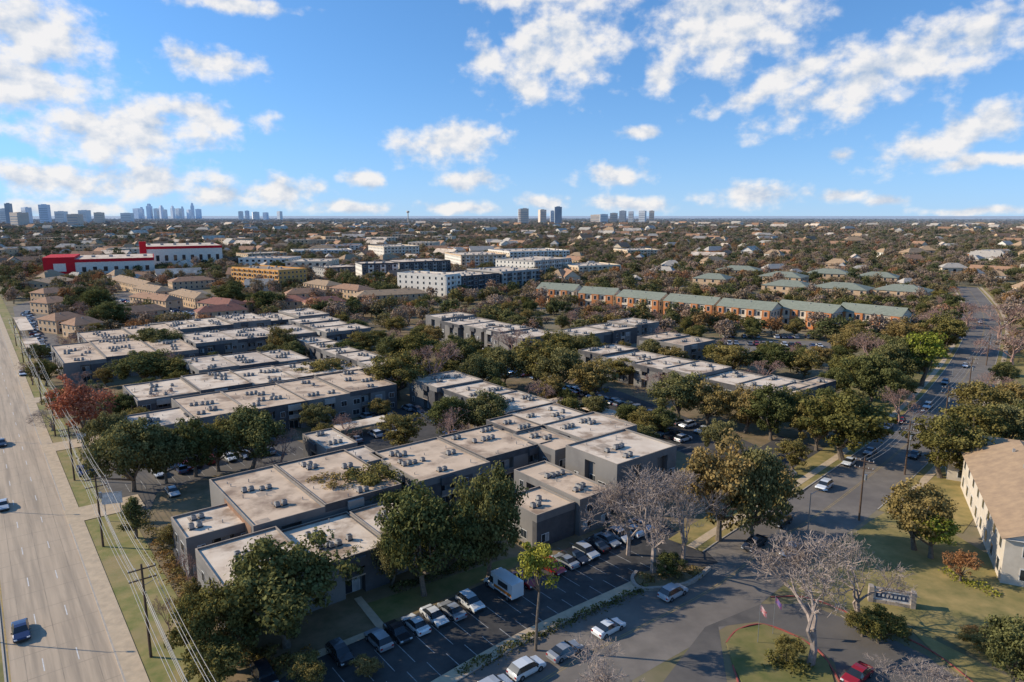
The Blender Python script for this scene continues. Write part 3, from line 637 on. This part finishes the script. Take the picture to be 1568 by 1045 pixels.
CON=[leaftree('conifer_tree',10,7,60,90,.34,[M_bark,L_oak],.05,41,cone=True)]
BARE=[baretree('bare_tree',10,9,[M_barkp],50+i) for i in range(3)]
BAREB=[baretree('bare_tree',10,8,[mat('bark_rosy',(.40,.255,.20),(.30,.185,.15),2)],60)]
T={'o':('live_oak_tree',OAK,12),'l':('olive_oak_tree',OLV,10),'y':('elm_tree',YG,7),'s':('slender_elm_tree',TY,4.2),'r':('rust_oak_tree',RU,9),'c':('conifer_tree',CON,7),'b':('bare_tree',BARE,9),'k':('bare_tree',BAREB,8)}
TREES=[]
def tree_at(p,h,w,k):
    nm,ml,w0=T[k]; place(nm,random.choice(ml),(*p,0),random.uniform(0,6.28),(w/w0,w/w0,h/10)); TREES.append((p,w))
def tree(x,y,hp,wp,k):
    m=mpp(y); tree_at(G(x,y),hp*m,wp*m*.95,k)
for t in[(440,990,180,230,'o'),(650,912,185,165,'o'),(748,885,180,140,'o'),(325,1025,140,115,'l'),(372,1000,115,100,'o'),(520,800,85,115,'l'),(575,795,90,115,'l'),(820,996,178,75,'s'),
 (1000,878,175,150,'b'),(962,850,130,110,'b'),(1045,860,150,110,'b'),(1100,828,175,135,'l'),(1155,835,165,120,'o'),(1240,1018,220,180,'b'),(1310,955,150,130,'b'),(1400,842,115,115,'l'),(1425,855,80,75,'y'),(1290,705,112,140,'l'),(1250,690,85,80,'l'),
 (1410,592,90,70,'y'),(1385,590,80,60,'o'),(690,672,70,80,'o'),(745,668,72,90,'o'),(205,752,115,130,'o'),(255,740,95,90,'o'),(300,730,95,100,'o'),(385,718,100,120,'o'),(335,722,85,80,'l'),(432,722,64,70,'k'),(130,685,118,105,'r'),(172,705,80,70,'o'),(208,824,72,60,'c'),
 (240,545,45,80,'o'),(225,590,55,100,'o'),(265,590,45,70,'l'),(500,592,45,90,'l'),(430,552,55,55,'l'),(530,560,40,60,'o'),(610,612,78,95,'l'),(660,605,85,95,'k'),(640,565,60,80,'l'),(700,572,60,75,'o'),(735,600,60,75,'o'),(770,592,64,85,'o'),(822,592,78,100,'l'),(860,603,74,85,'o'),(905,614,68,85,'l'),(790,560,60,75,'k'),(850,560,55,80,'l'),(900,560,50,60,'o'),
 (1040,645,78,105,'o'),(1085,652,72,85,'l'),(1180,674,88,100,'o'),(1140,662,74,80,'l'),(1225,668,72,80,'l'),(1120,577,52,85,'l'),(1180,577,52,80,'o'),(1230,580,48,70,'l'),(985,665,42,60,'l'),(960,655,40,50,'o'),(1015,667,45,60,'o'),(1330,622,84,95,'o'),(1300,602,64,75,'l'),(1362,592,70,85,'o'),(1330,570,60,80,'k'),(1300,550,50,70,'l'),(1440,732,105,115,'l'),(1490,705,92,110,'l'),(1540,695,84,95,'o'),(1500,655,74,90,'l'),(1555,645,62,80,'l'),(1530,622,50,70,'k'),(1480,735,60,80,'l'),
 (1470,890,55,55,'r'),(1552,1060,125,120,'o'),(1500,985,30,60,'r'),(1345,985,60,80,'l'),(1320,975,45,60,'l'),(910,1085,115,140,'b'),(1400,1090,85,120,'b'),(1024,885,42,50,'o'),(1205,1015,45,55,'l'),(70,592,45,50,'l'),(95,640,50,50,'l'),(60,555,30,40,'o'),
 (1185,792,80,80,'l'),(1215,720,50,60,'l'),(80,660,40,60,'b'),(300,985,110,60,'l'),(275,850,60,60,'l'),(470,760,30,40,'l'),(600,560,50,60,'o'),(560,545,40,60,'l'),(130,565,35,40,'k'),(50,590,40,40,'k'),(1550,560,70,90,'k'),(1530,520,60,90,'k'),(1480,500,40,60,'k'),(1440,540,60,80,'l'),(1420,520,50,70,'k'),(1385,535,50,70,'l'),(560,1035,30,50,'l'),(1500,1000,30,60,'l'),(410,480,36,60,'o'),(350,470,36,60,'o'),(450,560,40,50,'o'),(950,585,40,60,'l'),(170,505,45,60,'o'),(150,480,40,60,'o'),
 (260,975,70,40,'k'),(290,900,60,40,'k'),(540,905,70,60,'o'),(600,895,90,80,'o'),(700,850,70,80,'o'),(245,640,45,50,'k'),(1260,650,60,60,'o'),(1100,700,60,60,'o'),(1080,760,60,50,'k'),(1375,650,60,60,'k'),(330,1060,90,110,'l'),(470,1050,50,70,'l')]:
    tree(*t)
def hedge(name,pts,w,h,mat_,dens=26,ls=.3,seed=1):
    r=np.random.default_rng(seed); V=[];Tn=[]
    for i in range(len(pts)-1):
        p,q=pts[i],pts[i+1]; L=np.linalg.norm(q-p); n=int(L*w*dens); t=r.random(n); d=(q-p)/L; nn=np.array([-d[1],d[0]])
        ho=h*(.6+.4*np.sin(t*L*1.3+r.random()*6)); o=r.normal(size=n)*w*.28
        z=r.random(n)**.6*ho*np.clip(1-(o/w)**2*2,.1,1)
        pos=np.concatenate([p+t[:,None]*(q-p)+o[:,None]*nn,z[:,None]],1)
        a=r.normal(size=(n,3)); a/=np.linalg.norm(a,axis=1)[:,None]; bb=np.cross(a,r.normal(size=(n,3))); bb/=np.linalg.norm(bb,axis=1)[:,None]
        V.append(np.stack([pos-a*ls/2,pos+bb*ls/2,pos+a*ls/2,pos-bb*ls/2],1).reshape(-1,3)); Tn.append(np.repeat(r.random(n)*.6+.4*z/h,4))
    V=np.concatenate(V);Tn=np.concatenate(Tn); me=bpy.data.meshes.new(name); me.from_pydata(V.tolist(),[],[(4*i,4*i+1,4*i+2,4*i+3) for i in range(len(V)//4)]); me.materials.append(mat_)
    a=me.attributes.new('tint','FLOAT','POINT'); a.data.foreach_set('value',Tn); place(name,me)
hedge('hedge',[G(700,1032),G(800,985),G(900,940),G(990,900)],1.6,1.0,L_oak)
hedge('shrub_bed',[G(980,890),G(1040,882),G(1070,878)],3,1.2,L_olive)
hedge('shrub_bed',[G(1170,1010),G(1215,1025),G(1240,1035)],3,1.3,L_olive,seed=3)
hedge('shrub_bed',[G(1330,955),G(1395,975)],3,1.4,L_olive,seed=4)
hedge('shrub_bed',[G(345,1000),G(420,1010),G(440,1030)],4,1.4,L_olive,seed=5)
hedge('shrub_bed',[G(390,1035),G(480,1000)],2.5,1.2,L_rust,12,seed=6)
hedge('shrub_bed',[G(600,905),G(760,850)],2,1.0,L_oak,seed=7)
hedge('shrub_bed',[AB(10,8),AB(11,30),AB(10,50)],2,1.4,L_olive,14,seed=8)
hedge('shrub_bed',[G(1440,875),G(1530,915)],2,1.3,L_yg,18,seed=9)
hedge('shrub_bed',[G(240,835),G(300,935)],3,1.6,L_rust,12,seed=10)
# ---------------------------------------------------------------- distant houses and forest
def excl(pts,margin=2.0,polys=True):
    keep=np.ones(len(pts),bool)
    for o,ux,uy,LA,LB in FOOT:
        q=pts-o; a=q@ux; bb=q@uy; keep&=~((a>-margin)&(a<LA+margin)&(bb>-margin-1.5)&(bb<LB+margin))
    for pl,w in ROADS:
        for i in range(len(pl)-1):
            p,q=pl[i],pl[i+1]; d=q-p; L=np.linalg.norm(d); d=d/L; r=pts-p; t=np.clip(r@d,0,L); dist=np.linalg.norm(r-t[:,None]*d,axis=1); keep&=dist>w
    if polys:
      for P_ in POLYS:
        ins=np.zeros(len(pts),bool); n=len(P_)
        for i in range(n):
            x0,y0=P_[i];x1,y1=P_[(i+1)%n]
            cnd=((y0>pts[:,1])!=(y1>pts[:,1])); xi=(x1-x0)*(pts[:,1]-y0)/(y1-y0+1e-9)+x0; ins^=cnd&(pts[:,0]<xi)
        keep&=~ins
    return keep
cand=np.array([G(rng.uniform(20,1568),rng.uniform(455,690)) for _ in range(1700)])
cand=cand[excl(cand,2.6)]
cnt=0
for p in cand:
    if cnt>240: break
    if all((p[0]-q[0])**2+(p[1]-q[1])**2>(.42*w+3.0)**2 for q,w in TREES):
        k=random.choice('oooooolllllkkkk' if p[0]>0 else 'ooolllkkk'); s=random.uniform(5.0,9.5); tree_at(p,s,s*random.uniform(.9,1.4),k); cnt+=1
def wedge(n,r0,r1,a0=-46,a1=48):
    a=np.radians(rng.uniform(a0,a1,n)); r=np.sqrt(rng.uniform(r0*r0,r1*r1,n)) ; return np.stack([r*np.sin(a),r*np.cos(a)],1)
HM=[]
for i,(w,r) in enumerate([(M_cream,M_grayr),(M_wsid,M_grayr),(M_tan,M_tanr),(M_tan,M_brownr),(M_wsid,M_tanr),(M_cream,M_brownr),(M_obrick,M_grayr),(M_wsid,M_roof2)]):
    o=longb('house',(0,0),(13+i%4*4,0),9+i%3*2,4.6,w,r,'gable' if i%2 else 'hip',3.0+.5*(i%3),1,4,w,1.6,foot=False); HM.append(o.data); bpy.data.objects.remove(o)
hp=np.concatenate([wedge(150,470,900),wedge(360,900,2000),wedge(300,2000,4200)])
hp=hp[excl(hp,14)]
HP=[]
for p in hp:
    r=np.linalg.norm(p)
    big=(.95 if r<900 else (1.15 if r<2000 else 1.7))*random.uniform(.75,1.2)
    place('house',random.choice(HM),(p[0],p[1],0),random.uniform(-1.5,1.5),(big*random.uniform(.8,1.5),big,big*random.uniform(1.0,1.35))); HP.append((p,big))
for i in range(60):
    a=math.radians(random.uniform(-42,-4)); r=random.uniform(650,2800); p=np.array([r*math.sin(a),r*math.cos(a)])
    if not excl(p[None],30)[0]: continue
    th=random.uniform(-.5,.5); L=random.uniform(25,60); longb('commercial_building',p,p+L*np.array([math.cos(th),math.sin(th)]),random.uniform(20,45),random.uniform(8,14),random.choice([M_wsid,M_cream,M_tan,M_tan,M_obrick]),random.choice([M_roofw,M_brownr,M_roof]),'flat',0,3,6,None,2.6)
def kinds(nm,lm,seed,n,ncl,nlf,ls):
    pc=bpy.data.collections.new(nm)
    for i in range(n):
        me=leaftree('%s_%d'%(nm,i),8.5,9.5,ncl,nlf,ls,[M_bark,lm],.1,seed+i,limbs=4,clr=.26); place('%s_kind_%d'%(nm,i),me,coll=pc)
    return pc
def scatter(nm,pc,pts,sc,nk):
    me=bpy.data.meshes.new(nm); me.from_pydata([(x,y,0) for x,y in pts.tolist()],[],[])
    a=me.attributes.new('scl','FLOAT_VECTOR','POINT'); v=np.stack([sc*rng.uniform(.85,1.2,len(sc)),sc*rng.uniform(.85,1.2,len(sc)),np.minimum(sc,1.5)*rng.uniform(.5,1.25,len(sc))],1); a.data.foreach_set('vector',v.ravel())
    a=me.attributes.new('idx','INT','POINT'); a.data.foreach_set('value',rng.integers(0,nk,len(sc)).astype(np.int32))
    fo=place(nm,me)
    ng=bpy.data.node_groups.new('tree_scatter','GeometryNodeTree'); ng.interface.new_socket('Geometry',in_out='INPUT',socket_type='NodeSocketGeometry'); ng.interface.new_socket('Geometry',in_out='OUTPUT',socket_type='NodeSocketGeometry')
    N=ng.nodes; Lk=ng.links; gi=N.new('NodeGroupInput'); go=N.new('NodeGroupOutput'); ip=N.new('GeometryNodeInstanceOnPoints'); ci=N.new('GeometryNodeCollectionInfo'); ci.inputs['Collection'].default_value=pc; ci.inputs['Separate Children'].default_value=True; ci.inputs['Reset Children'].default_value=True
    na=N.new('GeometryNodeInputNamedAttribute'); na.data_type='FLOAT_VECTOR'; na.inputs['Name'].default_value='scl'
    ni=N.new('GeometryNodeInputNamedAttribute'); ni.data_type='INT'; ni.inputs['Name'].default_value='idx'
    rv=N.new('FunctionNodeRandomValue'); rv.data_type='FLOAT_VECTOR'; rv.inputs[0].default_value=(0,0,0); rv.inputs[1].default_value=(0,0,6.28)
    Lk.new(gi.outputs[0],ip.inputs['Points']); Lk.new(ci.outputs[0],ip.inputs['Instance']); ip.inputs['Pick Instance'].default_value=True
    Lk.new(ni.outputs[0],ip.inputs['Instance Index']); Lk.new(na.outputs[0],ip.inputs['Scale']); Lk.new(rv.outputs[0],ip.inputs['Rotation']); Lk.new(ip.outputs[0],go.inputs[0])
    fo.modifiers.new('scatter','NODES').node_group=ng
pts=[];sc=[]
def addz(n,r0,r1,s0,s1,m=3.0):
    p=wedge(n,r0,r1); k=excl(p,m); p=p[k]
    for q,bg in HP:
        rr=np.linalg.norm(q)
        if r0-60<rr<r1+60:
            cen=q+np.array([3*bg,-2]); k=(np.abs(p[:,0]-cen[0])>10*bg)|(p[:,1]<q[1]-(10 if rr<900 else 18)*bg)|(p[:,1]>q[1]+8*bg); p=p[k]
    pts.append(p); sc.append(rng.uniform(s0,s1,len(p)))
addz(7000,300,900,.5,1.2); addz(15000,900,2000,.7,1.35)
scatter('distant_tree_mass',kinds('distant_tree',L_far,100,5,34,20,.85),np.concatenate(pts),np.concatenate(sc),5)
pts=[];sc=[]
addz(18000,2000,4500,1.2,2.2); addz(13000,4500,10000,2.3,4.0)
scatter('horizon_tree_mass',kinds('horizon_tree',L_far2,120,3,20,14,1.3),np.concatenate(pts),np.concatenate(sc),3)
# ---------------------------------------------------------------- world
SE=math.radians(27); sx,sy=-.985,.12
w=bpy.data.worlds.new('World'); S.world=w; w.use_nodes=True; nt=w.node_tree; N=nt.nodes; L=nt.links; N.clear()
w.cycles.sampling_method='NONE'
out=N.new('ShaderNodeOutputWorld'); sky=N.new('ShaderNodeTexSky'); sky.sky_type='NISHITA'; sky.sun_disc=False; sky.sun_elevation=SE; sky.sun_rotation=math.atan2(sx,sy); sky.air_density=1.0; sky.dust_density=.2; sky.ozone_density=2.0
tc=N.new('ShaderNodeTexCoord'); sp=N.new('ShaderNodeSeparateXYZ'); L.new(tc.outputs['Generated'],sp.inputs[0])
lift=N.new('ShaderNodeVectorMath'); lift.operation='ADD'; lift.inputs[1].default_value=(0,0,.12); L.new(tc.outputs['Generated'],lift.inputs[0])
nrm=N.new('ShaderNodeVectorMath'); nrm.operation='NORMALIZE'; L.new(lift.outputs[0],nrm.inputs[0]); L.new(nrm.outputs[0],sky.inputs[0])
tn=N.new('ShaderNodeMix'); tn.data_type='RGBA'; tn.blend_type='MULTIPLY'; tn.inputs[0].default_value=1; tn.inputs[7].default_value=(.64,1.02,1.34,1); L.new(sky.outputs[0],tn.inputs[6])
bg=N.new('ShaderNodeBackground'); bg.inputs[1].default_value=.15; L.new(tn.outputs[2],bg.inputs[0])
az=N.new('ShaderNodeMath'); az.operation='ARCTAN2'; L.new(sp.outputs[0],az.inputs[0]); L.new(sp.outputs[1],az.inputs[1])
el=N.new('ShaderNodeMath'); el.operation='ARCSINE'; L.new(sp.outputs[2],el.inputs[0])
cb=N.new('ShaderNodeCombineXYZ'); L.new(az.outputs[0],cb.inputs[0]); L.new(el.outputs[0],cb.inputs[1])
hm=N.new('ShaderNodeMath'); hm.operation='MULTIPLY'; hm.inputs[1].default_value=-14; L.new(el.outputs[0],hm.inputs[0])
he=N.new('ShaderNodeMath'); he.operation='EXPONENT'; L.new(hm.outputs[0],he.inputs[0])
hc=N.new('ShaderNodeMath'); hc.operation='MULTIPLY'; hc.inputs[1].default_value=.8; hc.use_clamp=True; L.new(he.outputs[0],hc.inputs[0])
bh=N.new('ShaderNodeBackground'); bh.inputs[0].default_value=(.49,.66,.85,1)
mh=N.new('ShaderNodeMixShader'); L.new(hc.outputs[0],mh.inputs[0]); L.new(bg.outputs[0],mh.inputs[1]); L.new(bh.outputs[0],mh.inputs[2])
def azel(px,py):
    u=(px-CX)/F; v=(CY-py)/F; x,y,z=u,c_+v*s_,-s_+v*c_; return math.atan2(x,y),math.atan2(z,math.hypot(x,y))
def VM(op,a=None,b=None,vb=None):
    n=N.new('ShaderNodeVectorMath'); n.operation=op
    if a is not None: L.new(a,n.inputs[0])
    if b is not None: L.new(b,n.inputs[1])
    if vb is not None: n.inputs[1].default_value=vb
    return n
wn=N.new('ShaderNodeTexNoise'); wn.inputs['Scale'].default_value=14; wn.inputs['Detail'].default_value=2; L.new(cb.outputs[0],wn.inputs['Vector'])
sb=VM('SUBTRACT',wn.outputs['Color'],vb=(.5,.5,.5)); scn=VM('MULTIPLY',sb.outputs[0],vb=(.05,.022,0)); ad=VM('ADD',cb.outputs[0],scn.outputs[0])
CL=[(35,50,85,75,0),(40,125,110,50,0),(180,205,140,55,0),(310,175,90,24,-8),(315,95,66,26,0),(60,272,75,26,0),(215,280,130,30,0),(430,292,65,24,0),(365,5,90,14,0),(555,272,34,17,0),(690,218,98,38,8),(725,278,50,18,0),(855,75,120,72,15),(740,90,28,36,0),(805,135,40,28,0),(940,268,58,22,0),(1110,40,130,78,0),(1010,120,28,28,0),(1200,120,130,20,22),(1370,105,190,46,18),(1500,60,70,42,15),(1470,205,115,30,14),(1520,245,75,14,5),(1150,302,80,20,0),(830,310,50,17,0),(1285,300,32,11,0),(965,312,70,16,0),(700,318,65,12,0),(540,317,70,12,0),(1500,324,80,8,0),(985,205,32,12,0),(1290,235,26,11,0),(1360,310,40,9,0),(850,-10,140,30,0),(90,320,100,14,0),(340,300,60,20,0)]
prev=None
for px,py,ww,hh,rt in CL:
    a,e=azel(px,py); mp=N.new('ShaderNodeMapping'); mp.vector_type='TEXTURE'; mp.inputs['Location'].default_value=(a,e,0); mp.inputs['Rotation'].default_value=(0,0,math.radians(rt)); mp.inputs['Scale'].default_value=(ww/F,hh/F,1)
    L.new(ad.outputs[0],mp.inputs['Vector']); ln=VM('LENGTH',mp.outputs[0])
    if prev is None: prev=ln.outputs['Value']
    else:
        mn=N.new('ShaderNodeMath'); mn.operation='SMOOTH_MIN'; mn.inputs[2].default_value=.2; L.new(prev,mn.inputs[0]); L.new(ln.outputs['Value'],mn.inputs[1]); prev=mn.outputs[0]
iv=N.new('ShaderNodeMath'); iv.operation='SUBTRACT'; iv.inputs[0].default_value=1.05; L.new(prev,iv.inputs[1])
cl=N.new('ShaderNodeClamp'); cl.inputs[1].default_value=-1.2; cl.inputs[2].default_value=.9; L.new(iv.outputs[0],cl.inputs[0])
def dens(vec):
    mp=N.new('ShaderNodeMapping'); mp.inputs['Scale'].default_value=(1,1.3,1); L.new(vec,mp.inputs['Vector'])
    nn=N.new('ShaderNodeTexNoise'); nn.inputs['Scale'].default_value=26; nn.inputs['Detail'].default_value=7; nn.inputs['Roughness'].default_value=.54; L.new(mp.outputs[0],nn.inputs['Vector'])
    ml=N.new('ShaderNodeMath'); ml.operation='MULTIPLY_ADD'; ml.inputs[1].default_value=2.3; ml.inputs[2].default_value=-1.15; L.new(nn.outputs[0],ml.inputs[0]); return ml.outputs[0]
d1=dens(cb.outputs[0]); of=VM('ADD',cb.outputs[0],vb=(-.008,.013,0)); d2=dens(of.outputs[0])
sm=N.new('ShaderNodeMath'); sm.operation='ADD'; L.new(cl.outputs[0],sm.inputs[0]); L.new(d1,sm.inputs[1])
al=N.new('ShaderNodeMapRange'); al.interpolation_type='SMOOTHSTEP'; al.inputs[1].default_value=-.05; al.inputs[2].default_value=.78; al.inputs[4].default_value=.96; L.new(sm.outputs[0],al.inputs[0])
df=N.new('ShaderNodeMath'); df.operation='SUBTRACT'; L.new(d1,df.inputs[0]); L.new(d2,df.inputs[1])
sh=N.new('ShaderNodeMapRange'); sh.inputs[1].default_value=-.6; sh.inputs[2].default_value=.22; L.new(df.outputs[0],sh.inputs[0])
cm=N.new('ShaderNodeMix'); cm.data_type='RGBA'; cm.inputs[6].default_value=(.48,.60,.78,1); cm.inputs[7].default_value=(1,.98,.97,1); L.new(sh.outputs[0],cm.inputs[0])
bc=N.new('ShaderNodeBackground'); bc.inputs[1].default_value=.92; L.new(cm.outputs[2],bc.inputs[0])
mx=N.new('ShaderNodeMixShader'); L.new(al.outputs[0],mx.inputs[0]); L.new(mh.outputs[0],mx.inputs[1]); L.new(bc.outputs[0],mx.inputs[2]); L.new(mx.outputs[0],out.inputs[0])
from mathutils import Vector
sd=bpy.data.lights.new('sun','SUN'); sd.energy=5.0; sd.angle=math.radians(.5); sd.color=(1,.89,.71); so=bpy.data.objects.new('sun',sd); COL.objects.link(so)
hv=Vector((sx,sy,0)).normalized()*math.cos(SE); hv.z=math.sin(SE); so.rotation_euler=hv.to_track_quat('Z','Y').to_euler(); so.location=(0,0,200)
cd=bpy.data.cameras.new('camera'); cd.lens=24.0; cd.sensor_width=36; cd.clip_end=80000; cd.clip_start=1; co=bpy.data.objects.new('camera',cd); COL.objects.link(co); co.location=(0,0,H); co.rotation_euler=(math.pi/2-P,0,0); S.camera=co
S.view_settings.view_transform='Standard'; S.view_settings.look='None'; S.view_settings.exposure=0
